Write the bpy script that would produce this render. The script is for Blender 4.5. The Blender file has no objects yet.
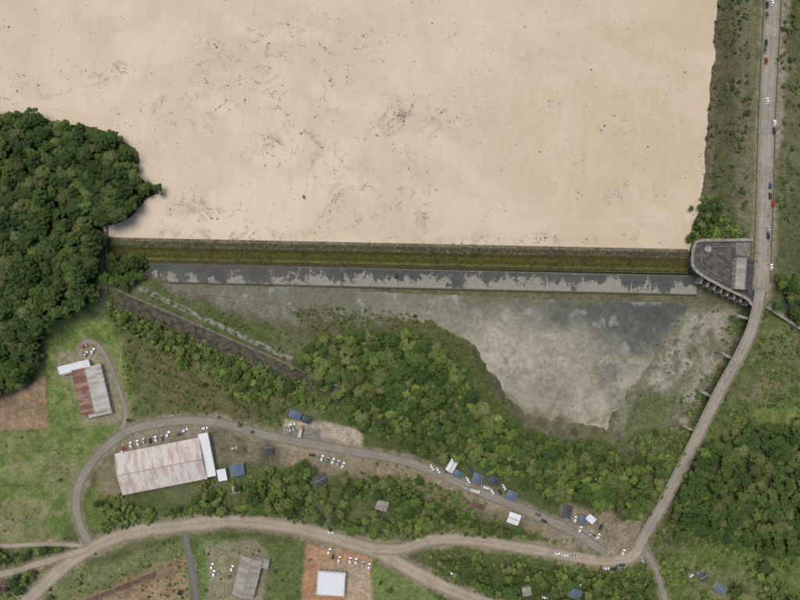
import bpy, bmesh, math, random
import numpy as np
from mathutils import Vector
random.seed(7); RNG=np.random.RandomState(7)
S=0.75; H=405.0; K=0.70
sc=bpy.context.scene
def W(px,py,z=0.0):
    f=S*(H-z)/H
    return ((px-400)*f,(300-py)*f,z)
def lin(c):
    return tuple((((v/255.0)/12.92) if v/255.0<=0.04045 else (((v/255.0)+0.055)/1.055)**2.4) for v in c)
def alb(c,k=None):
    k=K if k is None else k
    return tuple(v*k for v in lin(c))
# ---------------------------------------------------------------- numpy noise
_lat=RNG.rand(16,256,256)
def vn(x,y,scale,seed=0,octv=4,gain=0.5):
    x=np.asarray(x,float)/scale; y=np.asarray(y,float)/scale
    out=np.zeros_like(x); amp=1; tot=0
    for o in range(octv):
        L=_lat[(seed+o)%16]
        xi=np.floor(x).astype(int); yi=np.floor(y).astype(int)
        fx=x-xi; fy=y-yi; fx=fx*fx*(3-2*fx); fy=fy*fy*(3-2*fy)
        a=L[xi%256,yi%256]; b=L[(xi+1)%256,yi%256]; c=L[xi%256,(yi+1)%256]; d=L[(xi+1)%256,(yi+1)%256]
        out+=amp*((a*(1-fx)+b*fx)*(1-fy)+(c*(1-fx)+d*fx)*fy)
        tot+=amp; amp*=gain; x=x*2.03+17.3; y=y*2.03+5.1
    return out/tot
def sm(a,b,x):
    t=np.clip((x-a)/(b-a),0,1); return t*t*(3-2*t)
def sdf(poly,X,Y,pad=60):
    X=np.asarray(X,float); Y=np.asarray(Y,float)
    out=np.full(X.shape,1e3)
    P=np.array(poly,float)
    m=(X>P[:,0].min()-pad)&(X<P[:,0].max()+pad)&(Y>P[:,1].min()-pad)&(Y<P[:,1].max()+pad)
    x=X[m]; y=Y[m]
    if x.size==0: return out
    d=np.full(x.shape,1e12); ins=np.zeros(x.shape,bool)
    n=len(P)
    for i in range(n):
        ax,ay=P[i]; bx,by=P[(i+1)%n]
        ex,ey=bx-ax,by-ay
        t=np.clip(((x-ax)*ex+(y-ay)*ey)/(ex*ex+ey*ey+1e-9),0,1)
        d=np.minimum(d,(x-ax-t*ex)**2+(y-ay-t*ey)**2)
        if ay!=by:
            c=((ay>y)!=(by>y))&(x<(bx-ax)*(y-ay)/(by-ay)+ax)
            ins^=c
    d=np.sqrt(d); out[m]=np.where(ins,-d,d)
    return out
def pdist(pl,X,Y,pad=40):
    X=np.asarray(X,float); Y=np.asarray(Y,float)
    out=np.full(X.shape,1e3); P=np.array(pl,float)
    m=(X>P[:,0].min()-pad)&(X<P[:,0].max()+pad)&(Y>P[:,1].min()-pad)&(Y<P[:,1].max()+pad)
    x=X[m]; y=Y[m]; d=np.full(x.shape,1e12)
    for i in range(len(P)-1):
        ax,ay=P[i]; bx,by=P[i+1]; ex,ey=bx-ax,by-ay
        t=np.clip(((x-ax)*ex+(y-ay)*ey)/(ex*ex+ey*ey+1e-9),0,1)
        d=np.minimum(d,(x-ax-t*ex)**2+(y-ay-t*ey)**2)
    out[m]=np.sqrt(d); return out
def smooth(pl,step=4.0):
    P=[Vector(p[:2]) for p in pl]; Q=[P[0]*2-P[1]]+P+[P[-1]*2-P[-2]]
    out=[]
    for i in range(1,len(Q)-2):
        n=max(2,int((Q[i+1]-Q[i]).length/step))
        for k in range(n):
            t=k/n; a,b,c,d=Q[i-1],Q[i],Q[i+1],Q[i+2]
            out.append(0.5*((2*b)+(c-a)*t+(2*a-5*b+4*c-d)*t*t+(3*b-a-3*c+d)*t**3))
    out.append(P[-1]); return [(p.x,p.y) for p in out]
# ---------------------------------------------------------------- layout (plan coordinates)
RES=[(-6000,-6000),(900,-6000),(718,0),(713,60),(707,130),(703,200),(692,235),(690,251),(108,239),(103,226),(118,222),(134,214),(146,200),(160,194),(150,186),(140,176),(140,160),(134,148),(118,136),(95,128),(60,122),(20,113),(0,118),(-100,110),(-6000,0)]
BASIN=[(104,246),(400,250),(692,256),(760,300),(752,345),(725,400),(690,440),(650,450),(600,434),(560,436),(520,424),(497,395),(470,350),(430,330),(380,325),(330,345),(240,318),(140,278),(106,272)]
R_EMB=smooth([(960,-6000),(790,-400),(773,0),(768,100),(765,200),(763,260),(761,296)],20)
EMBX=np.array([p[0] for p in R_EMB]); EMBY=np.array([p[1] for p in R_EMB])
R_BRG=smooth([(761,290),(758,308),(752,330),(740,356),(722,388),(702,428),(681,470),(660,510),(640,545)],3)
R_MAIN=smooth([(-80,660),(-20,640),(28,600),(60,570),(92,548),(130,533),(180,526),(230,521),(290,527),(340,540),(380,553),(420,575),(462,594),(520,612),(620,630),(700,660)])
R_EAST=smooth([(372,548),(400,549),(430,540),(470,540),(530,549),(580,558),(612,561),(632,556),(644,540)])
R_LOOP=smooth([(92,548),(80,525),(76,500),(82,478),(98,455),(120,436),(140,427),(180,421),(220,423),(270,436),(300,442),(345,450),(400,460),(440,474),(480,492),(520,508),(570,530),(606,553)])
R_HOUSE=smooth([(118,438),(126,415),(120,392),(110,365),(98,345),(84,342),(80,356)])
R_W1=smooth([(-80,580),(0,574),(40,563),(88,549)])
R_W2=smooth([(-80,548),(0,546),(50,544),(85,546)])
R_S1=smooth([(184,527),(190,560),(197,600),(204,660)])
R_S2=smooth([(640,545),(652,562),(660,582),(668,610),(680,660)])
R_PATH=smooth([(772,308),(785,318),(800,328),(860,350)])
# ---------------------------------------------------------------- terrain grid
def axis(lo,hi,st,far):
    c=list(np.arange(lo,hi+st,st)); s=st
    a=c[0]; b=c[-1]; L=[];R=[]
    while a>-far: s*=1.45; a-=s; L.append(a)
    s=st
    while b<far: s*=1.45; b+=s; R.append(b)
    return np.array(L[::-1]+c+R)
gx=axis(-325,325,0.9,5000); gy=axis(-245,245,0.9,5000)
GX,GY=np.meshgrid(gx,gy,indexing='ij')
PX=GX/S+400; PY=300-GY/S
def basez(PX,PY):
    Z=-3+2.0*(vn(PX+500,PY+500,90,1,3)-0.5)
    wx=(vn(PX,PY,14,3,3)-0.5)*14; wy=(vn(PX,PY,14,7,3)-0.5)*14
    LAND=[(-8000,-200),(-100,60),(190,60),(190,240),(110,250),(104,300),(60,325),(0,350),(-8000,500)]
    lm=1-sm(-12,14,sdf(LAND,PX,PY,400))
    srw=sdf(RES,PX+wx*0.5,PY+wy*0.5,300)*S
    Z=Z*(1-lm)+lm*np.clip(0.1+srw*0.22,-1,5)
    xc=np.interp(PY,EMBY,EMBX); dx=PX-xc
    ws=np.interp(PY,[0,60,130,200,225,245],[56,56,61,63,71,74])
    emb=np.where(dx<0,5-np.clip((-dx+wx*0.45-13)*5.05/(ws-13),0,40),5-np.clip((dx-13)*0.11,0,9))
    em=(1-sm(296,318,PY))*sm(-105,-88,dx)
    Z=Z*(1-em)+emb*em
    rin=sdf(RES,PX+wx*0.45,PY+wy*0.45,300)
    Z=np.where((rin<0)&(dx<-88),np.minimum(Z,-0.25+np.maximum(rin,-40)*0.1),Z)
    bz=1-sm(-9,5,sdf(BASIN,PX+wx*.8,PY+wy*.8*sm(262,300,PY))); bz=bz*(sm(243,249,PY-(PX-105)*0.02))
    Z=Z*(1-bz)+(-9.35+0.5*(vn(PX,PY,30,5,3)-0.5))*bz
    return Z
Z=basez(PX,PY)
def hz(x,y):
    x=np.asarray(x,float); y=np.asarray(y,float)
    i=np.clip(np.searchsorted(gx,x)-1,0,len(gx)-2); j=np.clip(np.searchsorted(gy,y)-1,0,len(gy)-2)
    fx=(x-gx[i])/(gx[i+1]-gx[i]); fy=(y-gy[j])/(gy[j+1]-gy[j])
    return (Z[i,j]*(1-fx)+Z[i+1,j]*fx)*(1-fy)+(Z[i,j+1]*(1-fx)+Z[i+1,j+1]*fx)*fy
def G(px,py,dz=0.0):
    z=0.0
    for _ in range(3):
        x,y,_z=W(px,py,z+dz); z=float(hz(x,y))
    return (x,y,z)
CX=GX/(S*(H-Z)/H)+400; CY=300-GY/(S*(H-Z)/H)
wX=(vn(CX,CY,22,2,5,0.6)-0.5)*2; wY=(vn(CX,CY,22,9,5,0.6)-0.5)*2
n1=vn(CX,CY,60,4,5,0.55); n2=vn(CX,CY,9,6,4,0.6); n3=vn(CX,CY,3,11,3,0.7)
COL=np.zeros(CX.shape+(3,))
def setc(m,rgb):
    global COL
    c=np.array(lin(rgb)); COL=COL*(1-m[...,None])+c*m[...,None]
def paint(poly,rgb,fe=4,wp=6,amt=1.0,brk=None):
    d=sdf(poly,CX+wX*wp,CY+wY*wp); m=(1-sm(-fe,fe,d))*amt
    if brk is not None: m=m*sm(brk-0.08,brk+0.08,n2*0.6+n1*0.4)
    setc(m,rgb)
one=np.ones(CX.shape)
setc(one,(90,100,60)); setc(sm(.45,.6,n1),(104,108,76)); setc(sm(.52,.66,n2)*.5,(82,92,52))
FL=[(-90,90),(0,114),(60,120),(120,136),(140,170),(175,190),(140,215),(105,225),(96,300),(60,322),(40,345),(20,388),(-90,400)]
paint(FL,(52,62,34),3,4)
paint([(120,338),(200,352),(280,390),(300,420),(262,430),(180,416),(135,416),(125,380)],(100,104,66),5,8)
paint([(130,350),(200,365),(270,400),(262,425),(180,412)],(108,102,74),5,12,.8,.46)
LAWN=[(46,322),(108,318),(122,345),(133,400),(118,430),(85,465),(70,520),(60,545),(-90,548),(-90,435),(44,430),(48,380)]
paint(LAWN,(104,124,64),5,4)
paint(LAWN,(126,134,84),5,8,.7,.50)
paint([(-90,430),(45,432),(70,460),(66,530),(-90,542)],(124,130,86),5,5,.85,.44)
paint([(0,500),(60,500),(64,542),(-80,545),(-80,500)],(134,130,96),5,5,.7,.42)
for pl,w_,c_,a_ in [([(0,470),(40,462),(75,470)],2,(142,136,104),.6),([(20,445),(30,500),(24,540)],1.5,(140,134,102),.6),([(60,330),(66,380),(74,440),(70,500)],1.5,(142,138,104),.5),([(0,520),(60,512)],2,(142,134,104),.6),([(0,455),(70,448)],1.2,(82,98,56),.5),([(0,486),(66,480)],1.2,(86,104,58),.5),
    ([(130,360),(200,385),(265,415)],1.6,(78,82,50),.6),([(128,375),(190,398),(240,418)],1.6,(80,84,52),.6),([(140,348),(220,374),(290,408)],2,(124,116,88),.5)]:
    d=pdist(pl,CX+wX*4,CY+wY*4); setc((1-sm(w_*.5,w_*1.3,d))*a_,c_)
paint([(-90,392),(0,395),(44,378),(48,428),(0,431),(-90,432)],(150,128,104),2,3)
paint([(-90,398),(0,402),(40,400),(46,414),(-90,418)],(122,114,84),3,6,.75,.42)
paint([(56,356),(98,346),(112,360),(122,410),(118,424),(84,424),(70,378),(56,374)],(150,142,122),3,4,.85)
paint([(100,470),(124,500),(110,530),(90,528),(86,500)],(102,116,62),4,4)
paint([(96,445),(120,440),(124,500),(95,492)],(136,126,102),4,5,.85)
paint([(118,432),(205,420),(216,440),(120,462)],(146,138,120),3,3,.9)
paint([(205,425),(290,436),(290,462),(215,470)],(104,100,80),4,6,.9)
paint([(215,430),(262,440),(262,462),(220,466)],(132,124,102),4,6,.7,.45)
paint([(284,420),(330,422),(362,432),(362,452),(300,456),(282,444)],(170,158,142),2,3)
paint([(285,428),(320,428),(322,446),(288,446)],(132,128,120),2,2)
paint([(330,424),(362,432),(362,446),(335,440)],(184,168,150),2,4,.7,.45)
paint([(282,448),(350,452),(440,474),(520,508),(600,545),(560,548),(500,520),(420,498),(345,474),(284,466)],(144,132,110),4,6,.95)
paint([(395,480),(440,492),(520,520),(540,532),(470,520),(400,500)],(108,106,78),5,8,.8,.42)
paint([(560,500),(640,520),(640,560),(600,556),(560,540)],(148,136,116),4,5,.9)
paint([(-90,585),(60,575),(182,540),(192,600),(210,680),(-90,680)],(114,122,80),5,5)
paint([(62,604),(100,590),(150,567),(184,556),(190,606),(70,615)],(154,134,108),3,5)
paint([(110,580),(180,560),(186,575),(100,600)],(122,104,82),4,6,.7,.43)
paint([(196,538),(228,540),(226,612),(202,620)],(106,126,72),3,3)
paint([(205,545),(260,540),(270,560),(262,620),(210,612)],(152,142,120),4,6,.75)
paint([(268,543),(304,542),(302,612),(262,620)],(98,112,64),3,3)
paint([(304,543),(350,548),(372,560),(370,620),(300,620)],(176,138,108),3,4)
paint([(318,560),(372,566),(372,604),(352,604)],(174,158,134),4,5,.9)
paint([(372,562),(410,578),(440,600),(372,620)],(114,126,76),3,4)
paint([(430,556),(600,572),(650,580),(655,680),(520,680),(440,590)],(78,90,52),3,6)
paint([(655,555),(700,540),(900,560),(900,680),(670,680)],(100,114,64),4,6)
paint([(690,560),(760,575),(760,600),(690,600)],(122,120,90),4,8,.75,.47)
# embankment
paint([(684,240),(697,195),(716,0),(716,-60),(752,-60),(746,240)],(92,90,68),2,3)
paint([(735,-60),(760,-60),(752,240),(735,240)],(116,114,90),4,4,.8)
paint([(698,140),(724,140),(745,238),(684,240)],(84,94,54),4,8,.8,.45)
paint([(704,-60),(724,-60),(712,200),(690,235)],(106,96,82),2,4,.9)
paint([(782,-60),(900,-60),(900,310),(776,300)],(94,98,68),2,4)
paint([(784,60),(900,60),(900,200),(780,200)],(112,112,84),4,8,.7,.46)
paint([(765,310),(900,310),(900,440),(690,450),(740,370)],(98,108,64),3,5)
paint([(770,330),(830,325),(830,380),(760,400),(730,400)],(118,114,88),5,10,.8,.45)
paint([(760,405),(830,400),(830,440),(750,430)],(116,128,72),5,8,.8,.42)
# basin
BB=[(110,268),(690,262),(745,303),(742,345),(712,392),(680,440),(640,470),(600,436),(560,440),(515,425),(497,395),(470,350),(430,330),(380,325),(330,345),(240,318),(140,278)]
paint(BB,(108,106,82),4,6)
paint([(150,275),(400,290),(480,320),(500,400),(450,335),(380,316),(320,338),(240,318)],(102,100,72),5,8,.8)
paint([(160,274),(330,282),(400,300),(390,322),(330,330),(240,314),(180,292)],(128,126,112),7,10,.85)
paint([(300,305),(380,300),(450,320),(490,360),(512,410),(480,385),(440,345),(380,330),(310,345)],(90,92,54),5,10,.85,.44)
paint([(665,303),(748,306),(735,350),(690,410),(640,440),(612,430)],(126,126,104),3,4)
paint([(690,310),(730,312),(715,345),(660,400),(640,400),(668,350)],(160,156,142),6,10,.8,.45)
paint([(712,345),(728,350),(690,420),(670,430)],(162,158,144),5,8,.85,.48)
paint([(640,390),(680,395),(660,440),(620,432)],(96,106,64),5,8,.8)
for r,w,c in [(R_EMB,13,(158,146,128)),(R_MAIN,12,(152,138,116)),(R_EAST,10,(154,140,118)),(R_LOOP,9,(146,134,116)),(R_HOUSE,5,(138,130,108)),(R_W1,6,(148,136,112)),(R_W2,4,(148,136,112)),(R_S1,4,(134,128,112)),(R_S2,6,(144,134,112)),(R_PATH,3,(142,134,116))]:
    d=pdist(r,CX+wX*5,CY+wY*5); setc((1-sm(w*0.5,w*1.15,d))*0.85,c)
COL*= (0.76+0.48*n2)[...,None]; COL*=(0.84+0.32*n3)[...,None]
# ---------------------------------------------------------------- node helpers
def newmat(name):
    m=bpy.data.materials.new(name); m.use_nodes=True; nt=m.node_tree; nt.nodes.clear()
    o=nt.nodes.new('ShaderNodeOutputMaterial'); b=nt.nodes.new('ShaderNodeBsdfPrincipled')
    nt.links.new(b.outputs[0],o.inputs[0]); return m,nt,b
def nd(nt,t,**k):
    n=nt.nodes.new(t)
    for a,v in k.items(): setattr(n,a,v)
    return n
def setin(nt,sock,v):
    if isinstance(v,bpy.types.NodeSocket): nt.links.new(v,sock)
    elif isinstance(v,(tuple,list)) and len(v)==3 and sock.type=='RGBA': sock.default_value=(*v,1)
    else: sock.default_value=v
def mth(nt,op,a,b=0.0,clamp=False):
    n=nd(nt,'ShaderNodeMath',operation=op,use_clamp=clamp); setin(nt,n.inputs[0],a); setin(nt,n.inputs[1],b); return n.outputs[0]
def mix(nt,f,a,b,bt='MIX'):
    n=nd(nt,'ShaderNodeMix',data_type='RGBA',blend_type=bt); setin(nt,n.inputs[0],f); setin(nt,n.inputs[6],a); setin(nt,n.inputs[7],b); return n.outputs[2]
def noise(nt,scale,detail=4,vec=None,rough=.6,dist=0.0):
    n=nd(nt,'ShaderNodeTexNoise'); n.inputs['Scale'].default_value=scale; n.inputs['Detail'].default_value=detail; n.inputs['Roughness'].default_value=rough; n.inputs['Distortion'].default_value=dist
    if vec is None:
        g=nd(nt,'ShaderNodeNewGeometry'); vec=g.outputs['Position']
    nt.links.new(vec,n.inputs['Vector']); return n.outputs['Fac']
def ramp(nt,fac,a,b):
    n=nd(nt,'ShaderNodeMapRange',interpolation_type='SMOOTHSTEP'); setin(nt,n.inputs[0],fac); n.inputs[1].default_value=a; n.inputs[2].default_value=b; return n.outputs[0]
def objvec(nt,sx=1,sy=1,sz=1):
    t=nd(nt,'ShaderNodeTexCoord'); m=nd(nt,'ShaderNodeMapping'); m.inputs['Scale'].default_value=(sx,sy,sz)
    nt.links.new(t.outputs['Object'],m.inputs[0]); return m.outputs[0]
def posvec(nt,s=(1,1,1),rot=0):
    g=nd(nt,'ShaderNodeNewGeometry'); m=nd(nt,'ShaderNodeMapping'); m.inputs['Scale'].default_value=s; m.inputs['Rotation'].default_value=(0,0,rot)
    nt.links.new(g.outputs['Position'],m.inputs[0]); return m.outputs[0]
def bump(nt,b,h,dist=.2,st=.5):
    n=nd(nt,'ShaderNodeBump'); n.inputs['Strength'].default_value=st; n.inputs['Distance'].default_value=dist
    nt.links.new(h,n.inputs['Height']); nt.links.new(n.outputs[0],b.inputs['Normal'])
def attr(nt,name,typ='GEOMETRY'):
    return nd(nt,'ShaderNodeAttribute',attribute_name=name,attribute_type=typ)
def plain(name,c,rough=.8,var=.25,scale=1.0,metal=0,spec=.3,c2=None,bmp=0):
    m,nt,b=newmat(name); f=noise(nt,scale,5)
    a=alb(c); d=alb(c2) if c2 else tuple(v*(1-var) for v in a)
    nt.links.new(mix(nt,ramp(nt,f,.35,.65),a,d),b.inputs['Base Color'])
    b.inputs['Roughness'].default_value=rough; b.inputs['Metallic'].default_value=metal; b.inputs['Specular IOR Level'].default_value=spec
    if bmp: bump(nt,b,f,bmp)
    return m
m_ter,nt,b=newmat('ground_mat')
a=attr(nt,'Col').outputs['Color']
f1=noise(nt,0.9,6,rough=.7); f2=noise(nt,0.22,5,rough=.65)
c=mix(nt,1.0,a,mix(nt,ramp(nt,f1,.3,.7),(0.60,0.63,0.58),(1.45,1.38,1.37)),'MULTIPLY'); c=mix(nt,1.0,c,mix(nt,ramp(nt,f2,.35,.65),(0.82,0.85,0.80),(1.16,1.13,1.15)),'MULTIPLY')
nt.links.new(c,b.inputs['Base Color']); b.inputs['Roughness'].default_value=.95; b.inputs['Specular IOR Level'].default_value=.1
bump(nt,b,f1,.5,.7)
def addmesh(name,verts,faces,mats=(),link=True):
    me=bpy.data.meshes.new(name); me.from_pydata([tuple(v) for v in verts],[],[tuple(f) for f in faces]); me.update()
    for mm in mats: me.materials.append(mm)
    ob=bpy.data.objects.new(name,me)
    if link: sc.collection.objects.link(ob)
    return ob
def fastgrid(name,V,I,mat,col=None,smoothf=True):
    me=bpy.data.meshes.new(name); n=len(V); f=len(I)
    me.vertices.add(n); me.vertices.foreach_set('co',V.astype(np.float32).ravel())
    me.loops.add(f*4); me.loops.foreach_set('vertex_index',I.astype(np.int32).ravel())
    me.polygons.add(f); me.polygons.foreach_set('loop_start',np.arange(0,f*4,4,dtype=np.int32))
    me.polygons.foreach_set('use_smooth',np.full(f,smoothf))
    me.update(calc_edges=True); me.validate()
    if col is not None:
        ca=me.color_attributes.new('Col','FLOAT_COLOR','POINT'); rgba=np.ones((n,4),np.float32); rgba[:,:3]=col
        ca.data.foreach_set('color',rgba.ravel())
    me.materials.append(mat); ob=bpy.data.objects.new(name,me); sc.collection.objects.link(ob); return ob
def gridfaces(shape):
    ii=np.arange(shape[0]*shape[1]).reshape(shape); return np.stack([ii[:-1,:-1],ii[1:,:-1],ii[1:,1:],ii[:-1,1:]],-1)
fastgrid('ground',np.stack([GX,GY,Z],-1).reshape(-1,3),gridfaces(GX.shape).reshape(-1,4),m_ter,COL.reshape(-1,3)*K)
def compact(V,I,C):
    used=np.unique(I); mp=np.zeros(len(V),int); mp[used]=np.arange(len(used)); return V[used],mp[I],C[used]
# ---------------------------------------------------------------- reservoir water
REG=[(240,85,55,42,1),(300,130,50,48,.9),(400,118,24,16,2.0),(250,55,55,28,.9),(350,185,44,48,.8),(410,190,24,42,.9),(180,120,55,28,.7),(120,68,14,5,1.8),(247,184,6,5,3),(60,80,65,16,.7),(20,95,34,14,.9),(440,120,34,28,.6),(620,190,44,12,.6),(350,30,95,16,.5),(500,240,200,5,.9),(230,235,120,7,.9),(210,210,44,20,.8),(310,70,75,42,.6),(541,240,9,6,2.8),(170,208,5,8,2.2),(330,150,22,9,1.3),(610,110,70,70,.25),(275,100,14,32,1.3),(584,240,8,4,1.7),(265,40,32,18,.9),(200,200,12,6,1.5),(155,150,10,40,.6),(500,60,90,40,.2)]
def regf(x,y):
    g=np.full(x.shape,.05)
    for cx,cy,rx,ry,a_ in REG: g=np.maximum(g,a_*np.exp(-(((x-cx)/rx)**2+((y-cy)/ry)**2)))
    return g
def streak(x,y):
    ux=x+(vn(x,y,50,3,3)-.5)*60; uy=y+(vn(x,y,50,11,3)-.5)*60
    r1=np.abs(vn(ux,uy,30,6,5,.6)-.5); r2=np.abs(vn(ux+90,uy,16,9,4,.6)-.5)
    return np.maximum(1-sm(0,.05,r1),.7*(1-sm(0,.035,r2)))
rp=[(-6000,-6000),(955,-6000),(790,-400),(770,0),(765,100),(762,200),(760,245),(693,251.5),(105,239),(80,241),(60,300),(-6000,300)]
sx_=PX+(vn(PX,PY,90,5,3)-.5)*120; sy_=PY+(vn(PX,PY,90,8,3)-.5)*120
wd=(vn(PX,PY,120,2,5,.55)); wd2=vn(sx_*.45,sy_,24,8,5,.5); rg=regf(PX,PY); stq=streak(PX,PY)
WC=np.zeros(PX.shape+(3,))
def wq(m,rgb):
    global WC
    WC=WC*(1-m[...,None])+np.array(lin(rgb))*m[...,None]
wq(np.ones(PX.shape),(213,193,163)); wq(sm(.4,.65,wd),(221,202,174)); wq(sm(250,720,PX+ (wd-.5)*200)*.5,(209,189,158))
wq(sm(.48,.7,wd2)*.30,(203,180,152)); wq((1-sm(.3,.42,wd2))*.25,(226,208,182)); wq(np.clip(rg,0,1)*.4*sm(.35,.6,wd2),(196,174,150))
wq(np.clip(rg*1.2,0,1)*stq*.55*sm(.4,.6,vn(PX,PY,7,1,3)),(158,138,122)); wq(stq*sm(.5,.62,vn(PX,PY,70,13,3))*.16,(230,212,188))
m_w,nt,b=newmat('muddy_water_mat')
a=attr(nt,'Col').outputs['Color']
g=noise(nt,0.12,4,posvec(nt,(1,.4,1),.6),rough=.5,dist=1.2)
c=mix(nt,1.0,a,mix(nt,ramp(nt,g,.3,.7),(.97,.967,.963),(1.025,1.028,1.03)),'MULTIPLY')
nt.links.new(c,b.inputs['Base Color']); b.inputs['Roughness'].default_value=.5; b.inputs['Specular IOR Level'].default_value=.2
bump(nt,b,noise(nt,.8,3),.04,.2)
I=gridfaces(GX.shape); pcx=(PX[:-1,:-1]+PX[1:,1:])/2; pcy=(PY[:-1,:-1]+PY[1:,1:])/2
I=I[sdf(rp,pcx,pcy)<0]
V,I,Cc=compact(np.stack([GX,GY,np.zeros(GX.shape)],-1).reshape(-1,3),I,WC.reshape(-1,3)*K)
fastgrid('reservoir_water',V,I,m_w,Cc)
# ---------------------------------------------------------------- basin pool
POOL=[(168,281),(300,288),(440,294),(560,299),(694,303),(672,332),(646,372),(622,408),(606,432),(585,424),(550,421),(524,419),(505,400),(486,372),(464,350),(436,334),(400,322),(350,316),(290,306),(230,298),(185,291)]
qx=np.arange(-185,230,0.8); qy=np.arange(-112,22,0.8); QX,QY=np.meshgrid(qx,qy,indexing='ij')
zz=-9.0; f_=S*(H-zz)/H; PXq=QX/f_+400; PYq=300-QY/f_
ww=(vn(PXq,PYq,18,2,5,.6)-.5)*2; w2=(vn(PXq,PYq,18,8,5,.6)-.5)*2
dq=sdf(POOL,PXq+ww*14*(1-sm(590,640,PXq)*.8),PYq+w2*14*sm(300,325,PYq))
a1=vn(PXq,PYq,40,3,5,.55); a2=vn(PXq,PYq,12,5,5,.6); a3=vn(PXq,PYq,5,5,3,.6)
C=np.zeros(QX.shape+(3,))
def sq(m,rgb):
    global C
    C=C*(1-m[...,None])+np.array(lin(rgb))*m[...,None]
def blob(poly,rgb,a_,b_,wp=14,amt=1,gate=None):
    m=(1-sm(a_,b_,sdf(poly,PXq+ww*wp,PYq+w2*wp)))*amt
    if gate: m=m*sm(gate-.08,gate+.08,a2)
    sq(m,rgb)
sq(np.ones(QX.shape),(158,153,134)); sq(sm(.4,.65,a1),(172,166,146))
blob([(160,270),(380,284),(400,312),(340,320),(160,300)],(122,122,106),-12,18)
blob([(380,285),(560,290),(690,298),(650,350),(630,352),(600,336),(540,318),(470,310)],(120,119,108),-16,18)
blob([(540,292),(692,298),(655,352),(640,350),(605,326),(560,312)],(96,98,92),-10,16,20,.95)
blob([(600,296),(690,300),(668,322),(640,318)],(84,87,84),-8,12,14,.6)
sq(sm(-20,0,dq)*.75*sm(.4,.6,a2)*(1-sm(600,640,PXq)),(114,112,84))
blob([(600,330),(640,350),(616,400),(600,385),(588,355)],(120,120,110),-6,14,16,.6,.45)
blob([(360,296),(450,302),(480,330),(460,345),(400,322)],(134,132,114),-6,14,12,.7)
sq(sm(.58,.70,a2)*.4,(122,118,100)); sq((1-sm(.28,.38,a2))*.4,(186,180,164))
C*=(0.84+.32*a3)[...,None]
ok=(dq<0); cell=ok[:-1,:-1]&ok[1:,:-1]&ok[1:,1:]&ok[:-1,1:]
I=gridfaces(QX.shape)[cell]
m_p,nt,b=newmat('pool_mat'); a=attr(nt,'Col').outputs['Color']; f1=noise(nt,.35,7,rough=.7,dist=.6)
c=mix(nt,1.0,a,mix(nt,ramp(nt,f1,.3,.7),(0.80,.80,.78),(1.16,1.16,1.15)),'MULTIPLY'); nt.links.new(c,b.inputs['Base Color']); b.inputs['Roughness'].default_value=.75; b.inputs['Specular IOR Level'].default_value=.1
V,I,Cc=compact(np.stack([QX,QY,np.full(QX.shape,zz)],-1).reshape(-1,3),I,C.reshape(-1,3)*K)
fastgrid('stilling_pool_water',V,I,m_p,Cc)
# ---------------------------------------------------------------- loft helper
def loft(name,line,prof,mat,zoff=None,mats=None,matidx=None,parent=None):
    n=len(line); verts=[];U=[];Vv=[]; L=0
    off0=prof[0][0]; off1=prof[-1][0]
    for i,(x,y) in enumerate(line):
        a_=line[max(0,i-1)]; b_=line[min(n-1,i+1)]; dx,dy=b_[0]-a_[0],b_[1]-a_[1]; l=math.hypot(dx,dy) or 1
        nxx,nyy=-dy/l,dx/l
        if i: L+=math.hypot(x-line[i-1][0],y-line[i-1][1])*S
        for o,z in prof:
            zv=z+(zoff(i/(n-1)) if zoff else 0)
            verts.append(W(x+nxx*o,y+nyy*o,zv)); U.append(L); Vv.append((o-off0)/(off1-off0+1e-9))
    k=len(prof); faces=[]; mi=[]
    for i in range(n-1):
        for j in range(k-1):
            faces.append((i*k+j,(i+1)*k+j,(i+1)*k+j+1,i*k+j+1)); mi.append(matidx[j] if matidx else 0)
    faces.append(tuple(range(k))); faces.append(tuple(range((n-1)*k,n*k))[::-1]); mi+=[0,0]
    ob=addmesh(name,verts,faces,mats or [mat]); me=ob.data
    me.polygons.foreach_set('material_index',mi)
    at=me.attributes.new('uv_st','FLOAT_VECTOR','POINT'); at.data.foreach_set('vector',np.array([(u,v,0) for u,v in zip(U,Vv)],np.float32).ravel())
    if parent: ob.parent=parent
    return ob
def empty(name,loc=(0,0,0)):
    e=bpy.data.objects.new(name,None); e.location=loc; sc.collection.objects.link(e); return e
def seg(a,b,n): return [(a[0]+(b[0]-a[0])*i/n,a[1]+(b[1]-a[1])*i/n) for i in range(n+1)]
def stmat(name):
    m,nt,b=newmat(name); a=attr(nt,'uv_st').outputs['Vector']; s=nd(nt,'ShaderNodeSeparateXYZ'); nt.links.new(a,s.inputs[0]); return m,nt,b,s.outputs[0],s.outputs[1]
m_weir,nt,b,u,v=stmat('weir_algae_concrete')
f1=noise(nt,.5,6,rough=.7); fs=noise(nt,.35,5,posvec(nt,(1,.15,1)),rough=.65); fb=noise(nt,.03,3); fsp=noise(nt,.9,4,posvec(nt,(1,.5,1)),rough=.7); fk=noise(nt,.12,6,posvec(nt,(1,.6,1)),rough=.7)
vv=mth(nt,'ADD',v,mth(nt,'MULTIPLY',mth(nt,'SUBTRACT',fs,.5),.2))
cr=nd(nt,'ShaderNodeValToRGB'); nt.links.new(vv,cr.inputs[0]); e=cr.color_ramp.elements
stops=[(0,(120,112,94)),(.12,(110,104,86)),(.20,(86,82,62)),(.34,(98,92,64)),(.42,(70,70,32)),(.58,(92,92,38)),(.72,(68,72,28)),(.83,(108,108,50)),(.9,(62,62,36)),(1,(84,80,64))]
e[0].position=0; e[0].color=(*alb(stops[0][1]),1); e[1].position=1; e[1].color=(*alb(stops[-1][1]),1)
for p,cc in stops[1:-1]:
    q=e.new(p); q.color=(*alb(cc),1)
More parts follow.
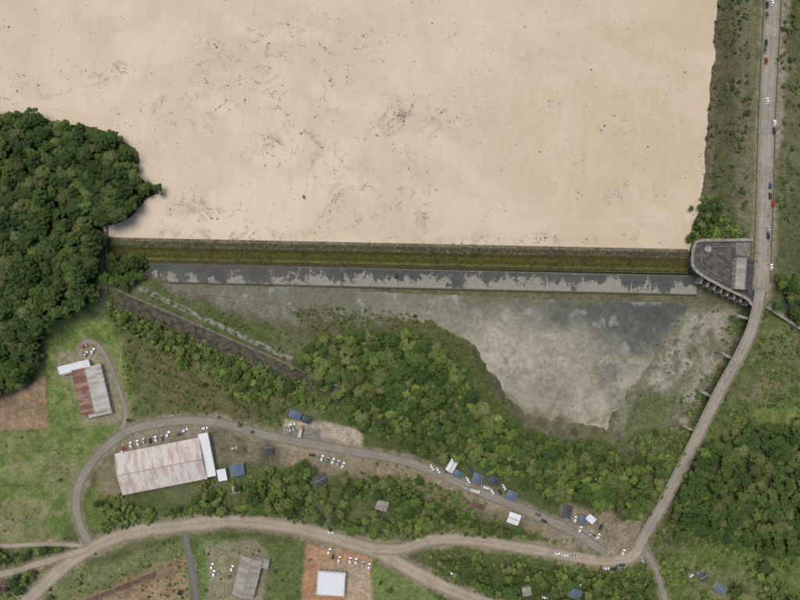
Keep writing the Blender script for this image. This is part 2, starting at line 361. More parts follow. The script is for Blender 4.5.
c=cr.outputs[0]; c=mix(nt,mth(nt,'MULTIPLY',ramp(nt,fb,.42,.6),.4),c,alb((78,72,50)))
c=mix(nt,mth(nt,'MULTIPLY',ramp(nt,fk,.52,.66),.6),c,alb((56,52,36)))
c=mix(nt,mth(nt,'MULTIPLY',mth(nt,'MULTIPLY',ramp(nt,fsp,.56,.64),mth(nt,'SUBTRACT',1.0,ramp(nt,v,.3,.42))),.75),c,alb((156,150,134)))
c=mix(nt,1.0,c,mix(nt,ramp(nt,f1,.3,.7),(0.62,.62,.6),(1.48,1.45,1.3)),'MULTIPLY')
nt.links.new(c,b.inputs['Base Color']); b.inputs['Roughness'].default_value=.8; b.inputs['Specular IOR Level'].default_value=.15; bump(nt,b,f1,.3,.5)
loft('spillway_weir',seg((104,237),(688,249),140),[(0,-3),(0.2,.55),(3,.6),(4,.2),(6,-.6),(9,-1.6),(12,-2.8),(16,-4.0),(20,-4.7),(22.5,-4.9),(22.8,-4.5),(25,-4.5),(25.2,-10)],m_weir)
m_apr,nt,b,u,v=stmat('wet_apron_concrete')
f1=noise(nt,.6,6,rough=.7); fp=noise(nt,.10,5,posvec(nt,(1,.55,1)),rough=.66,dist=.5); fq=noise(nt,.45,6,rough=.7); fdk=noise(nt,.05,4)
c=mix(nt,ramp(nt,f1,.3,.7),alb((78,79,76)),alb((100,101,96)))
c=mix(nt,mth(nt,'MULTIPLY',ramp(nt,fdk,.4,.65),.5),c,alb((114,112,102)))
c=mix(nt,ramp(nt,v,.02,.14),alb((112,108,90)),c)
su=ramp(nt,u,70,150)
t=mth(nt,'ADD',mth(nt,'ADD',mth(nt,'MULTIPLY',v,.6),mth(nt,'MULTIPLY',mth(nt,'SUBTRACT',fp,.5),2.2)),mth(nt,'ADD',mth(nt,'MULTIPLY',mth(nt,'SUBTRACT',fq,.5),.9),mth(nt,'MULTIPLY',su,.2)))
c=mix(nt,mth(nt,'MULTIPLY',ramp(nt,t,.46,.58),.95),c,mix(nt,ramp(nt,f1,.3,.7),alb((174,169,154)),alb((142,138,124))))
c=mix(nt,ramp(nt,v,.88,.97),c,alb((86,86,72)))
nt.links.new(c,b.inputs['Base Color']); b.inputs['Roughness'].default_value=.85; b.inputs['Specular IOR Level'].default_value=.1; bump(nt,b,f1,.2,.4)
loft('spillway_apron_slab',seg((148,262),(697,275),140),[(0.4,-9.6),(0.6,-5.2),(2,-5.3),(6,-6.4),(11,-7.4),(16,-8.1),(19,-8.4),(19.2,-8.0),(20.5,-8.0),(20.8,-10)],m_apr)
m_dc=plain('weathered_dark_concrete',(100,93,78),.9,.35,.3,c2=(62,61,46),bmp=.2)
m_lc=plain('pale_concrete',(168,162,148),.85,.3,.6,c2=(124,120,104),bmp=.1)
m_mc=plain('mid_concrete',(128,122,108),.85,.3,.5,c2=(90,88,74),bmp=.1)
m_bc=plain('broken_pale_concrete',(150,146,132),.9,.3,.3,c2=(76,82,54),bmp=.3)
loft('training_wall',seg((100,286),(349,394),70),[(-4.5,-8),(-4.5,-1.4),(-2,-1.3),(-1.8,-2.6),(5,-2.8),(9,-2.6),(9.2,-1.0),(11.6,-1.0),(11.8,-6)],None,mats=[m_dc,m_mc],matidx=[0,1,0,0,0,0,0,0])
loft('drainage_kerb_wall',seg((136,286),(338,381),50),[(-2.6,-10),(-2.4,-2.6),(2.8,-2.8),(3,-6)],m_bc)
loft('abutment_wall',seg((106,222),(106,294),20),[(-1.5,-3),(-1.3,1.2),(0.3,1.2),(.5,-.6),(8,-.8),(8.2,1.0),(9.6,1.0),(9.8,-3)],None,mats=[m_dc,m_mc],matidx=[0,1,0,0,0,1,0])
# ---------------------------------------------------------------- roads
def roadmat(name,c1,c2,edge):
    m,nt,b,u,v=stmat(name)
    f1=noise(nt,.7,6,rough=.7); f2=noise(nt,.08,4,dist=.5); f3=noise(nt,.3,5,rough=.7)
    tr=mth(nt,'SUBTRACT',1.0,ramp(nt,mth(nt,'ABSOLUTE',mth(nt,'SUBTRACT',mth(nt,'ABSOLUTE',mth(nt,'SUBTRACT',v,.5)),.17)),.03,.12))
    c=mix(nt,ramp(nt,f2,.35,.65),alb(c1),alb(c2)); c=mix(nt,mth(nt,'MULTIPLY',mth(nt,'MULTIPLY',tr,.5),ramp(nt,f3,.35,.6)),c,tuple(min(1,q*1.22) for q in alb(c1)))
    c=mix(nt,mth(nt,'MULTIPLY',ramp(nt,f3,.56,.7),.35),c,tuple(q*.72 for q in alb(c2)))
    ed=ramp(nt,mth(nt,'ADD',mth(nt,'ABSOLUTE',mth(nt,'SUBTRACT',v,.5)),mth(nt,'MULTIPLY',mth(nt,'SUBTRACT',f1,.5),.4)),.31,.48)
    c=mix(nt,ed,c,alb(edge)); c=mix(nt,1.0,c,mix(nt,ramp(nt,f1,.3,.7),(0.84,.84,.84),(1.14,1.14,1.14)),'MULTIPLY')
    nt.links.new(c,b.inputs['Base Color']); b.inputs['Roughness'].default_value=.9; b.inputs['Specular IOR Level'].default_value=.15; bump(nt,b,f1,.1,.4); return m
m_r1=roadmat('dirt_road_mat',(176,162,142),(158,146,126),(140,130,106))
m_r2=roadmat('gravel_road_mat',(152,144,130),(138,131,116),(122,118,94))
m_r3=roadmat('crest_road_mat',(166,156,142),(148,140,126),(150,139,118))
m_r4=roadmat('asphalt_road_mat',(124,122,116),(112,110,104),(116,114,90))
def road(name,line,w,mat,dz):
    n=len(line); k=max(5,int(w/1.2)); verts=[];st=[];L=0
    for i,(x,y) in enumerate(line):
        a_=line[max(0,i-1)]; b_=line[min(n-1,i+1)]; dx,dy=b_[0]-a_[0],b_[1]-a_[1]; l=math.hypot(dx,dy) or 1
        nxx,nyy=-dy/l,dx/l
        if i: L+=math.hypot(x-line[i-1][0],y-line[i-1][1])*S
        wl=w*(1+.2*(float(vn(L,3.,9,1,3))-.5)*2)
        for j in range(k):
            o=(j/(k-1)-.5)*wl; q=G(x+nxx*o,y+nyy*o); verts.append((q[0],q[1],q[2]+dz)); st.append((L,j/(k-1),0))
    faces=[(i*k+j,(i+1)*k+j,(i+1)*k+j+1,i*k+j+1) for i in range(n-1) for j in range(k-1)]
    ob=addmesh(name,verts,faces,[mat]); at=ob.data.attributes.new('uv_st','FLOAT_VECTOR','POINT'); at.data.foreach_set('vector',np.array(st,np.float32).ravel())
R_EMBv=smooth([(790,-400),(778,-150),(773,0),(768,100),(765,200),(763,260),(761,292)],4)
road('crest_road',R_EMBv,15,m_r3,.16)
road('dirt_road',R_MAIN,14,m_r1,.20); road('dirt_road',R_EAST,12,m_r1,.24); road('gravel_road',R_LOOP,9.5,m_r2,.17)
road('driveway',R_HOUSE,5,m_r2,.14); road('dirt_road',R_W1,7,m_r1,.28); road('dirt_path',R_W2,4.5,m_r1,.12); road('side_street',R_S1,6.5,m_r4,.13)
road('dirt_path',R_S2,6.5,m_r2,.14); road('dirt_path',R_PATH,3.5,m_r2,.12)
zb=lambda t: 5.1*(1-t)**1.2-2.6*(1-(1-t)**1.2)
be=empty('road_bridge')
loft('deck',R_BRG,[(-5.6,-.9),(-5.6,.1),(5.6,.1),(5.6,-.9)],m_r3,zoff=zb,parent=be)
loft('parapet_left',R_BRG,[(-6.3,-1),(-6.3,1.1),(-5.65,1.1),(-5.65,-1)],m_lc,zoff=zb,parent=be)
loft('parapet_right',R_BRG,[(5.65,-1),(5.65,1.1),(6.3,1.1),(6.3,-1)],m_lc,zoff=zb,parent=be)
def boxv(cx,cy,cz,sx,sy,sz,ang=0):
    ca,sa=math.cos(ang),math.sin(ang); v=[]
    for z in (-.5,.5):
        for x,y in ((-.5,-.5),(.5,-.5),(.5,.5),(-.5,.5)):
            X,Y=x*sx,y*sy; v.append((cx+X*ca-Y*sa,cy+X*sa+Y*ca,cz+z*sz))
    return v,[(3,2,1,0),(4,5,6,7),(0,1,5,4),(1,2,6,5),(2,3,7,6),(3,0,4,7)]
def joinparts(parts):
    V=[];F=[];M=[]
    for v,f,mi in parts:
        o=len(V); V+=v; F+=[tuple(i+o for i in q) for q in f]; M+=[mi]*len(f)
    return V,F,M
for t in (.12,.27,.42,.56,.70,.84):
    i=int(t*(len(R_BRG)-1)); x,y=R_BRG[i]; a_=R_BRG[i-1]; b_=R_BRG[i+1]; ang=math.atan2(-(b_[1]-a_[1]),b_[0]-a_[0])
    z=zb(t); X,Y,_=W(x,y,z); zg=float(hz(X,Y)); nxx,nyy=-math.sin(ang),math.cos(ang)
    parts=[(*boxv(X,Y,z-1.4,1.4,12.5,.9,ang),0)]
    for s_ in (-3,3): parts.append((*boxv(X+nxx*s_,Y+nyy*s_,(zg-1+z-1.85)/2,1.3,1.8,(z-1.85)-(zg-1),ang),0))
    parts.append((*boxv(X-nxx*9.4,Y-nyy*9.4,z-2.3,1.9,7,1.2,ang),0))
    parts.append((*boxv(X-nxx*11,Y-nyy*11,(zg-1+z-2.9)/2,1.3,1.8,(z-2.9)-(zg-1),ang),0))
    V,F,M=joinparts(parts); o=addmesh('pier',V,F,[m_lc]); o.parent=be
for o_ in (-8.6,8.6):
    loft('guard_rail',[p for p in R_EMBv if p[1]<282],[(o_-.25,4.6),(o_-.25,5.9),(o_+.25,5.9),(o_+.25,4.6)],m_mc)
loft('wing_wall',seg((766,306),(812,336),14),[(-1.6,-8),(-1.5,1.5),(1.5,1.5),(1.6,-8)],m_lc,zoff=lambda t:-3*t)
# ---------------------------------------------------------------- intake platform
def slab(name,poly,z0,z1,mat,parent=None):
    n=len(poly); bm=bmesh.new()
    t=[bm.verts.new(W(p[0],p[1],z1)) for p in poly]; bt=[]
    for p in poly:
        w_=W(p[0],p[1],z1); bt.append(bm.verts.new((w_[0],w_[1],z0)))
    bm.faces.new(t); bm.faces.new(bt[::-1])
    for i in range(n): bm.faces.new((t[i],bt[i],bt[(i+1)%n],t[(i+1)%n]))
    bmesh.ops.recalc_face_normals(bm,faces=bm.faces); me=bpy.data.meshes.new(name); bm.to_mesh(me); me.materials.append(mat)
    ob=bpy.data.objects.new(name,me); sc.collection.objects.link(ob)
    if parent: ob.parent=parent
    return ob
m_pav=plain('dark_platform_paving',(104,100,92),.85,.3,.22,c2=(70,68,62))
m_pv2=plain('paving_lane',(140,134,124),.85,.3,.4,c2=(114,108,100))
ip=empty('intake_platform')
OUT=smooth([(753,239.5),(728,240),(708,240),(698,241),(694,246),(692.5,257),(693,266),(699,273),(712,281),(728,289.5),(746,298),(752,305)],3)
slab('deck',OUT+[(756,290),(756,250)],-11,4.6,m_pav,ip)
loft('rim_wall',OUT,[(-1.6,-11),(-1.6,6),(1.4,6),(1.4,4)],m_lc,parent=ip)
IN=smooth([(735,246),(715,247),(705,249),(701.5,256),(703,265),(716,274),(732,282)],3)
loft('inner_kerb',IN,[(-.6,4.5),(-.6,5.2),(.8,5.2),(.8,4.5)],m_mc,parent=ip)
slab('lane',[(736,242),(753,242),(753,257),(736,255)],4.5,4.72,m_pv2,ip)
for i in range(8):
    x=702+i*6.6; y=278+i*3.1
    X,Y,_=W(x,y+2,2); v,f=boxv(X,Y,-2,1.5,6.5,8.5,-.4); o=addmesh('buttress',v,f,[m_lc]); o.parent=ip
def cyl(cx,cy,z0,z1,r,n=20):
    v=[(cx+r*math.cos(2*math.pi*i/n),cy+r*math.sin(2*math.pi*i/n),z) for z in (z0,z1) for i in range(n)]
    f=[(i,(i+1)%n,(i+1)%n+n,i+n) for i in range(n)]+[tuple(range(n,2*n)),tuple(range(n))[::-1]]; return v,f
X,Y,_=W(708,249,5); v,f=cyl(X,Y,4.6,5.4,2.6); o=addmesh('gate_hatch',v,f,[m_lc]); o.parent=ip
for x,y in ((722,262),(728,270),(720,254)):
    X,Y,_=W(x,y,5); v,f=boxv(X,Y,4.9,2.6,1.6,.6,-.5); o=addmesh('gate_motor',v,f,[m_mc]); o.parent=ip
# ---------------------------------------------------------------- houses
def roofmat(name,c1,c2,c3,rib=1.1,thr=.5,ribamp=.16):
    m,nt,b=newmat(name); vec=objvec(nt); s=nd(nt,'ShaderNodeSeparateXYZ'); nt.links.new(vec,s.inputs[0])
    st=mth(nt,'SINE',mth(nt,'MULTIPLY',s.outputs[0],2*math.pi/rib))
    pn=nd(nt,'ShaderNodeTexWhiteNoise',noise_dimensions='2D'); cb=nd(nt,'ShaderNodeCombineXYZ')
    nt.links.new(mth(nt,'FLOOR',mth(nt,'DIVIDE',s.outputs[0],1.9)),cb.inputs[0]); nt.links.new(mth(nt,'FLOOR',mth(nt,'DIVIDE',s.outputs[1],7.0)),cb.inputs[1]); nt.links.new(cb.outputs[0],pn.inputs[0])
    f=noise(nt,.16,5,objvec(nt,1.4,.35,1),rough=.65); g=noise(nt,.9,5,objvec(nt,1,.4,1),rough=.7)
    q=mth(nt,'ADD',mth(nt,'ADD',f,mth(nt,'MULTIPLY',mth(nt,'SUBTRACT',pn.outputs[0],.5),.2)),mth(nt,'MULTIPLY',mth(nt,'SUBTRACT',g,.5),.3))
    c=mix(nt,ramp(nt,q,thr-.12,thr+.12),alb(c1),alb(c2)); c=mix(nt,mth(nt,'MULTIPLY',ramp(nt,g,.55,.75),.6),c,alb(c3))
    k=mth(nt,'ADD',1.0-ribamp,mth(nt,'MULTIPLY',st,ribamp)); kc=nd(nt,'ShaderNodeCombineColor')
    for i in range(3): nt.links.new(k,kc.inputs[i])
    c=mix(nt,1.0,c,kc.outputs[0],'MULTIPLY'); nt.links.new(c,b.inputs['Base Color']); b.inputs['Roughness'].default_value=.65; b.inputs['Specular IOR Level'].default_value=.2
    bump(nt,b,st,.05,.5); return m
rf_shed=roofmat('rusty_shed_roof',(226,216,206),(204,180,166),(164,130,114),1.2,.53,.11)
rf_house=roofmat('rusty_house_roof',(176,148,132),(138,98,82),(112,76,64),1.0,.46)
rf_pale=roofmat('pale_cement_roof',(216,210,200),(184,172,160),(144,126,112),1.0,.52)
rf_grey=roofmat('fibre_cement_roof',(186,180,166),(158,152,138),(118,112,98),1.1,.5)
rf_white=roofmat('white_metal_roof',(238,238,238),(230,230,232),(212,212,210),.9,.6,.04)
rf_blue=roofmat('blue_metal_roof',(118,134,150),(98,116,136),(126,138,148),.6,.5)
rf_dark=roofmat('dark_metal_roof',(96,102,106),(74,80,86),(116,118,116),.6,.5)
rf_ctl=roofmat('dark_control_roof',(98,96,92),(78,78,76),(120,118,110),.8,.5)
rf_tile=roofmat('clay_tile_roof',(136,104,86),(112,86,70),(90,72,60),.4,.5)
m_wall=plain('plaster_wall',(206,198,180),.9,.15,.8); m_wd=plain('wood_wall',(132,104,78),.9,.3,1.5)
m_glass,nt,b=newmat('window_glass'); b.inputs['Base Color'].default_value=(.03,.04,.05,1); b.inputs['Roughness'].default_value=.1
m_door=plain('door_wood',(92,66,46),.6,.2,2)
def house(name,px,py,Lp,Wp,ang,hw,rise,roof,wall=None,over=.5,kind='gable',roof2=None):
    wall=wall or m_wall; L=Lp*S;D=Wp*S; x0,y0,zg=G(px,py,hw+rise*.6)
    e=empty(name,(x0,y0,zg)); e.rotation_euler=(0,0,math.radians(ang))
    hl,hd=L/2-over,D/2-over
    def ch(nm,V,F,mats,M=None):
        o=addmesh(nm,V,F,mats); o.parent=e
        if M: o.data.polygons.foreach_set('material_index',M)
        return o
    if kind=='gable':
        V=[(-hl,-hd,-1),(hl,-hd,-1),(hl,hd,-1),(-hl,hd,-1),(-hl,-hd,hw),(hl,-hd,hw),(hl,hd,hw),(-hl,hd,hw),(-hl,0,hw+rise-.12),(hl,0,hw+rise-.12)]
        ch('walls',V,[(0,1,5,4),(2,3,7,6),(1,2,6,9,5),(3,0,4,8,7)],[wall])
        sl=rise/hd; e0=hw-sl*over+.05; xx=L/2; yy=D/2; r=hw+rise+.05; t=.14
        V=[(-xx,-yy,e0),(xx,-yy,e0),(xx,0,r),(-xx,0,r),(xx,yy,e0),(-xx,yy,e0)]; V+= [(a,b_,c_-t) for a,b_,c_ in V]
        F=[(0,1,2,3),(3,2,4,5),(7,6,9,8),(8,9,11,10),(0,6,7,1),(4,10,11,5),(1,7,8,2),(2,8,10,4),(3,9,6,0),(5,11,9,3)]
        ch('roof',V,F,[roof,roof2 or roof],[0,1,0,1,0,1,0,1,0,1])
        V,F=boxv(0,0,r+.06,L,.5,.12); ch('ridge_cap',V,F,[m_lc])
    elif kind=='mono':
        V,F=boxv(0,0,(hw-1)/2,2*hl,2*hd,hw+1); V=[(a,b_,c_+(rise*(b_/hd+1)/2 if c_>0 else 0)) for a,b_,c_ in V]; ch('walls',V,F[2:],[wall])
        V,F=boxv(0,0,hw+.12,L,D,.14); V=[(a,b_,c_+rise*(b_/hd+1)/2) for a,b_,c_ in V]; ch('roof',V,F,[roof])
    elif kind=='flat':
        V,F=boxv(0,0,(hw-1)/2,2*hl,2*hd,hw+1); ch('walls',V,F[2:],[wall]); V,F=boxv(0,0,hw+.15,L,D,.3); ch('roof',V,F,[roof])
        ps=[]
        for a_,b_,c_,d_ in ((0,hd,2*hl,.25),(0,-hd,2*hl,.25),(hl,0,.25,2*hd-.3),(-hl,0,.25,2*hd-.3)): ps.append((*boxv(a_,b_,hw+.55,c_,d_,.5),0))
        V,F,M=joinparts(ps); ch('parapet',V,F,[wall])
    elif kind=='canopy':
        ps=[]
        for sx in (-1,1):
            for sy in (-1,1): ps.append((*boxv(sx*hl,sy*hd,hw/2,.15,.15,hw),0))
        V,F,M=joinparts(ps); ch('posts',V,F,[m_lc])
        xx,yy=L/2,D/2; V=[(-xx,-yy,hw),(xx,-yy,hw),(xx,yy,hw),(-xx,yy,hw),(-xx*.15,0,hw+rise),(xx*.15,0,hw+rise)]
        ch('canopy_cover',V,[(0,1,5,4),(1,2,5),(2,3,4,5),(3,0,4)],[roof])
    if kind!='canopy':
        ps=[];n=max(1,int(2*hl/3.5))
        for i in range(n):
            x=-hl+(i+.5)*2*hl/n
            for sy in (-1,1):
                if sy<0 and i==n//2: continue
                ps.append((*boxv(x,sy*(hd+.03),1.6,1.2,.08,1.0),0))
        if ps:
            V,F,M=joinparts(ps); ch('windows',V,F,[m_glass])
        V,F=boxv(-hl+(n//2+.5)*2*hl/n,-(hd+.03),1.05,1.0,.08,2.1); ch('door',V,F,[m_door])
    return e
house('warehouse',160,467,86,42,11,5,2.6,rf_shed,over=.8)
house('lean_to_shed',207,455,10,44,11,4.3,.4,rf_white,kind='mono')
house('metal_roof_hut',237,470,14,12,8,3,.8,rf_blue,kind='mono')
house('metal_roof_hut',222,475,9,12,10,3,.6,rf_white,kind='mono')
house('old_farmhouse',90,390,46,30,103,4,2.2,rf_pale,roof2=rf_house)
house('farm_outbuilding',74,367,32,8,14,3,.6,rf_white,kind='mono')
house('farm_outbuilding',100,412,24,7,12,3,.5,rf_pale,kind='mono')
house('farm_outbuilding',66,370,10,9,14,2.6,.4,rf_grey,kind='mono')
house('grey_roof_house',247,578,40,22,76,4,1.8,rf_grey)
house('porch_shed',262,563,9,14,76,3,.5,rf_grey,kind='mono')
house('white_flat_roof_house',331,584,28,24,-4,5,.8,rf_white,kind='flat')
for (x,y,l,w,a,r,k,nm) in [(452,466,13,8,60,rf_white,'gable','container_office'),(458,474,9,7,-25,rf_blue,'canopy','canopy_tent'),(478,479,11,10,-20,rf_blue,'canopy','canopy_tent'),(494,481,11,9,-15,rf_dark,'canopy','canopy_tent'),(512,496,11,10,-20,rf_blue,'canopy','canopy_tent'),(514,519,12,11,-20,rf_white,'gable','metal_roof_hut'),(567,512,10,13,-8,rf_dark,'mono','metal_roof_hut'),(583,520,7,10,0,rf_blue,'canopy','canopy_tent'),(591,519,9,7,-40,rf_white,'mono','metal_roof_hut'),(295,415,12,8,-20,rf_blue,'canopy','canopy_tent'),(306,420,9,7,-20,rf_dark,'canopy','canopy_tent'),(320,480,11,9,30,rf_dark,'gable','wooden_cabin'),(382,506,12,10,-15,rf_grey,'gable','wooden_cabin'),(704,577,9,8,30,rf_dark,'gable','wooden_cabin'),(721,589,10,9,-35,rf_blue,'gable','wooden_cabin'),(575,594,12,10,-20,rf_blue,'mono','metal_roof_hut'),(527,592,9,9,10,rf_grey,'gable','wooden_cabin'),(478,506,14,5,-22,rf_tile,'mono','storage_shed'),(236,490,8,7,8,rf_grey,'mono','storage_shed'),(2,586,16,12,0,rf_tile,'gable','brick_house'),(268,452,9,8,0,rf_dark,'mono','storage_shed')]:
    house(nm,x,y,l,w,a,3,.8 if k!='canopy' else 1.2,r,kind=k,over=.35)
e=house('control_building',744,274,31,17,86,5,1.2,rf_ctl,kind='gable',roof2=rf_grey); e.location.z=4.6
e.location.x,e.location.y,_=W(744,274,9)
house('long_shed',117,589,78,4,22,2.6,.3,rf_tile,kind='mono',over=.3)
# ---------------------------------------------------------------- vehicles
m_tyre=plain('tyre_rubber',(38,38,38),.9); m_lamp=plain('lamp_lens',(230,225,210),.2,.05)
def paintm(n,c):
    m,nt,b=newmat(n); b.inputs['Base Color'].default_value=(*alb(c,.85),1); b.inputs['Roughness'].default_value=.3; b.inputs['Coat Weight'].default_value=.5; return m
PC={'w':paintm('white_car_paint',(238,238,236)),'s':paintm('silver_car_paint',(176,180,184)),'k':paintm('black_car_paint',(44,46,50)),'r':paintm('red_car_paint',(150,44,38)),'b':paintm('blue_car_paint',(58,74,108)),'g':paintm('grey_car_paint',(104,106,108)),'y':paintm('yellow_paint',(190,156,70))}
def vehmesh(kind,col):
    parts=[]
    def loftx(st,mi):
        V=[];F=[]
        for x,w,z0,z1 in st: V+=[(x,-w,z0),(x,-w*1.0,(z0+z1)/2),(x,-w*.9,z1),(x,w*.9,z1),(x,w,(z0+z1)/2),(x,w,z0)]
        n=len(st)
        for i in range(n-1):
            for j in range(6): a_=i*6+j; b_=i*6+(j+1)%6; F.append((a_,a_+6,b_+6,b_))
        F.append(tuple(range(6))); F.append(tuple(range((n-1)*6,n*6))[::-1]); parts.append((V,F,mi))
    def cabin(x0,x1,t0,t1,zb_,zt,wb,wt):
        V=[(x0,-wb,zb_),(x1,-wb,zb_),(x1,wb,zb_),(x0,wb,zb_),(t0,-wt,zt),(t1,-wt,zt),(t1,wt,zt),(t0,wt,zt)]
        parts.append((V,[(0,1,5,4),(1,2,6,5),(2,3,7,6),(3,0,4,7)],1)); parts.append(([V[4],V[5],V[6],V[7]],[(0,1,2,3)],0))
        parts.append((*boxv((t0+t1)/2,0,zt+.03,(t1-t0)*.9,wt*1.8,.06),0))
    def wheel(x,y,r=.33):
        n=12; V=[(x+r*math.cos(2*math.pi*i/n),y+s_*.11,r+r*math.sin(2*math.pi*i/n)) for s_ in (-1,1) for i in range(n)]
        F=[(i,(i+1)%n,(i+1)%n+n,i+n) for i in range(n)]+[tuple(range(n)),tuple(range(n,2*n))]; parts.append((V,F,2))
    if kind=='car':
        loftx([(-2.2,.72,.35,.7),(-2.1,.84,.25,.92),(-1.5,.88,.22,.98),(0.9,.88,.22,.95),(1.7,.86,.22,.84),(2.1,.8,.25,.74),(2.22,.66,.35,.6)],0)
        cabin(-1.75,1.05,-1.25,.3,.93,1.45,.78,.62)
        for x in (-1.35,1.35):
            for y in (-.8,.8): wheel(x,y)
        for y in (-.6,.6): parts.append((*boxv(2.16,y,.62,.12,.3,.14),3))
    elif kind=='pickup':
        loftx([(-2.6,.84,.4,.75),(-2.5,.9,.35,.8),(1.3,.92,.3,.95),(2.2,.9,.3,.98),(2.6,.82,.35,.85),(2.66,.7,.45,.7)],0)
        cabin(-.6,1.4,-.35,.75,.95,1.7,.85,.7)
        for y in (-.86,.86): parts.append((*boxv(-1.6,y,.98,2.0,.1,.35),0))
        parts.append((*boxv(-2.52,0,.98,.1,1.8,.35),0)); parts.append((*boxv(-1.58,0,.83,1.9,1.6,.04),2))
        for x in (-1.6,1.7):
            for y in (-.84,.84): wheel(x,y,.4)
    else:
        loftx([(1.9,1.05,.5,2.1),(2.2,1.1,.45,2.4),(3.2,1.1,.45,2.3),(3.5,1.0,.5,1.5)],0)
        cabin(2.1,3.45,2.2,2.9,1.9,2.6,1.0,.95); parts.append((*boxv(-1.0,0,.75,6.2,1.6,.3),2))
        parts.append((*boxv(-1.1,0,1.95,5.6,2.3,2.1),4))
        for x in (-2.8,-1.8,2.7):
            for y in (-.95,.95): wheel(x,y,.48)
    V,F,M=joinparts(parts); me=bpy.data.meshes.new(kind+'_mesh'); me.from_pydata(V,[],F); me.update()
    for mm in (PC[col],m_glass,m_tyre,m_lamp,m_wall): me.materials.append(mm)
    me.polygons.foreach_set('material_index',M); return me
VM={}
def veh(px,py,ang,col='w',kind='car',sc_=1.08):
    if (kind,col) not in VM: VM[(kind,col)]=vehmesh(kind,col)
    o=bpy.data.objects.new({'car':'parked_car','pickup':'pickup_truck','truck':'box_truck'}[kind],VM[(kind,col)])
    p=G(px,py,.5); o.location=(p[0],p[1],p[2]+.18)
    o.rotation_euler=(0,0,math.radians(ang+random.uniform(-4,4))); o.scale=(sc_,)*3; sc.collection.objects.link(o)
for a in [(767,5,-92,'k'),(767,15,-92,'g'),(766,43,-92,'k'),(765,50,-92,'g'),(766,61,-92,'r'),(767,101,88,'w'),(774,124,90,'w','pickup'),(774,131,90,'k'),(770,186,90,'b'),(770,196,92,'k'),(773,204,90,'r'),(768,229,95,'s'),(768,236,95,'k'),(771,267,80,'w'),(772,3,90,'w'),
 (124,448,20,'r'),(131,445,100,'w'),(138,443,100,'w'),(144,441,100,'s'),(150,440,100,'k'),(156,439,100,'w'),(162,438,100,'g'),(168,434,60,'w'),(185,430,30,'w'),(180,434,30,'k'),(120,453,30,'w'),(84,346,15,'r'),(93,351,60,'w'),(86,354,60,'s'),
 (322,458,70,'w'),(328,460,70,'g'),(333,461,70,'w'),(338,463,70,'s'),(343,465,70,'w'),(312,455,0,'k'),(292,424,10,'w'),(291,430,10,'s'),(234,448,10,'s'),(205,428,10,'w'),(233,484,80,'w'),
 (432,467,-60,'w'),(438,470,-60,'w'),(445,471,-60,'g'),(448,458,-60,'k'),(468,480,-60,'w'),(466,488,-20,'s'),(485,487,-20,'w','pickup'),(492,491,-60,'w'),(500,492,-60,'k'),(504,487,-60,'w'),(470,470,-60,'b'),(538,515,-25,'g'),(544,521,-25,'k'),(575,519,70,'w'),(580,529,70,'w'),(590,533,60,'s'),(598,536,60,'w'),(601,527,60,'k'),
 (556,553,-8,'w','pickup'),(565,555,-8,'w'),(574,556,-8,'s'),(606,568,0,'w'),(614,569,0,'k'),(623,552,60,'w'),(622,565,0,'b'),(642,560,-60,'s'),
 (333,556,75,'k'),(339,559,70,'w'),(350,560,80,'w'),(356,561,80,'w'),(363,564,75,'s'),(369,566,75,'w'),(329,551,60,'w'),(330,532,-15,'w'),(212,566,70,'w'),(214,573,80,'w'),(232,568,70,'w'),(229,576,70,'g'),(276,570,80,'k'),(452,573,-30,'w'),(545,597,0,'w'),(690,576,30,'w'),(580,584,30,'w')]:
    veh(*a)
veh(475,490,-20,'w','truck'); veh(301,431,80,'y','truck')
# ---------------------------------------------------------------- people
m_skin=plain('skin',(190,140,110),.6,.1); m_hair=plain('hair',(40,30,25),.8,.1)
def person_mesh(name,shirt,trous):
    P=[(0,0,.95),(0,0,1.2),(0,0,1.45),(0,0,1.55),(0,0,1.68),(0,.2,1.42),(.06,.28,1.15),(.2,.26,.95),(0,-.2,1.42),(-.05,-.28,1.15),(.05,-.3,.9),(0.02,.1,.9),(.16,.11,.5),(.08,.12,.06),(.22,.13,.04),(-.02,-.1,.9),(-.05,-.11,.5),(-.2,-.12,.08),(-.06,-.13,.04)]
    E=[(0,1),(1,2),(2,3),(3,4),(2,5),(5,6),(6,7),(2,8),(8,9),(9,10),(0,11),(11,12),(12,13),(13,14),(0,15),(15,16),(16,17),(17,18)]
    R=[.15,.15,.14,.06,.11,.07,.05,.04,.07,.05,.04,.1,.07,.05,.04,.1,.07,.05,.04]
    me=bpy.data.meshes.new(name); me.from_pydata(P,E,[]); o=bpy.data.objects.new(name,me); sc.collection.objects.link(o)
    o.modifiers.new('s','SKIN')
    for i,sv in enumerate(me.skin_vertices[0].data): sv.radius=(R[i],R[i]*1.0); sv.use_root=(i==0)
    s2=o.modifiers.new('u','SUBSURF'); s2.levels=1
    dg=bpy.context.evaluated_depsgraph_get(); nm=bpy.data.meshes.new_from_object(o.evaluated_get(dg)); bpy.data.objects.remove(o)
    nm.materials.clear()
    for mm in (shirt,trous,m_skin,m_hair): nm.materials.append(mm)
    for p in nm.polygons:
        z=p.center.z; p.material_index=3 if z>1.7 else 2 if z>1.5 else 0 if z>.98 else 1
        if z<1.0 and abs(p.center.y)>.22: p.material_index=2
    return nm
cl={n:plain('cloth_'+n,c,.9,.1) for n,c in (('white',(225,225,220)),('dark',(44,46,60)),('red',(160,40,40)),('blue',(60,80,140)),('grey',(110,110,110)))}
pm=[person_mesh('person_mesh',cl[a],cl[b_]) for a,b_ in (('white','dark'),('dark','blue'),('red','dark'),('blue','grey'))]
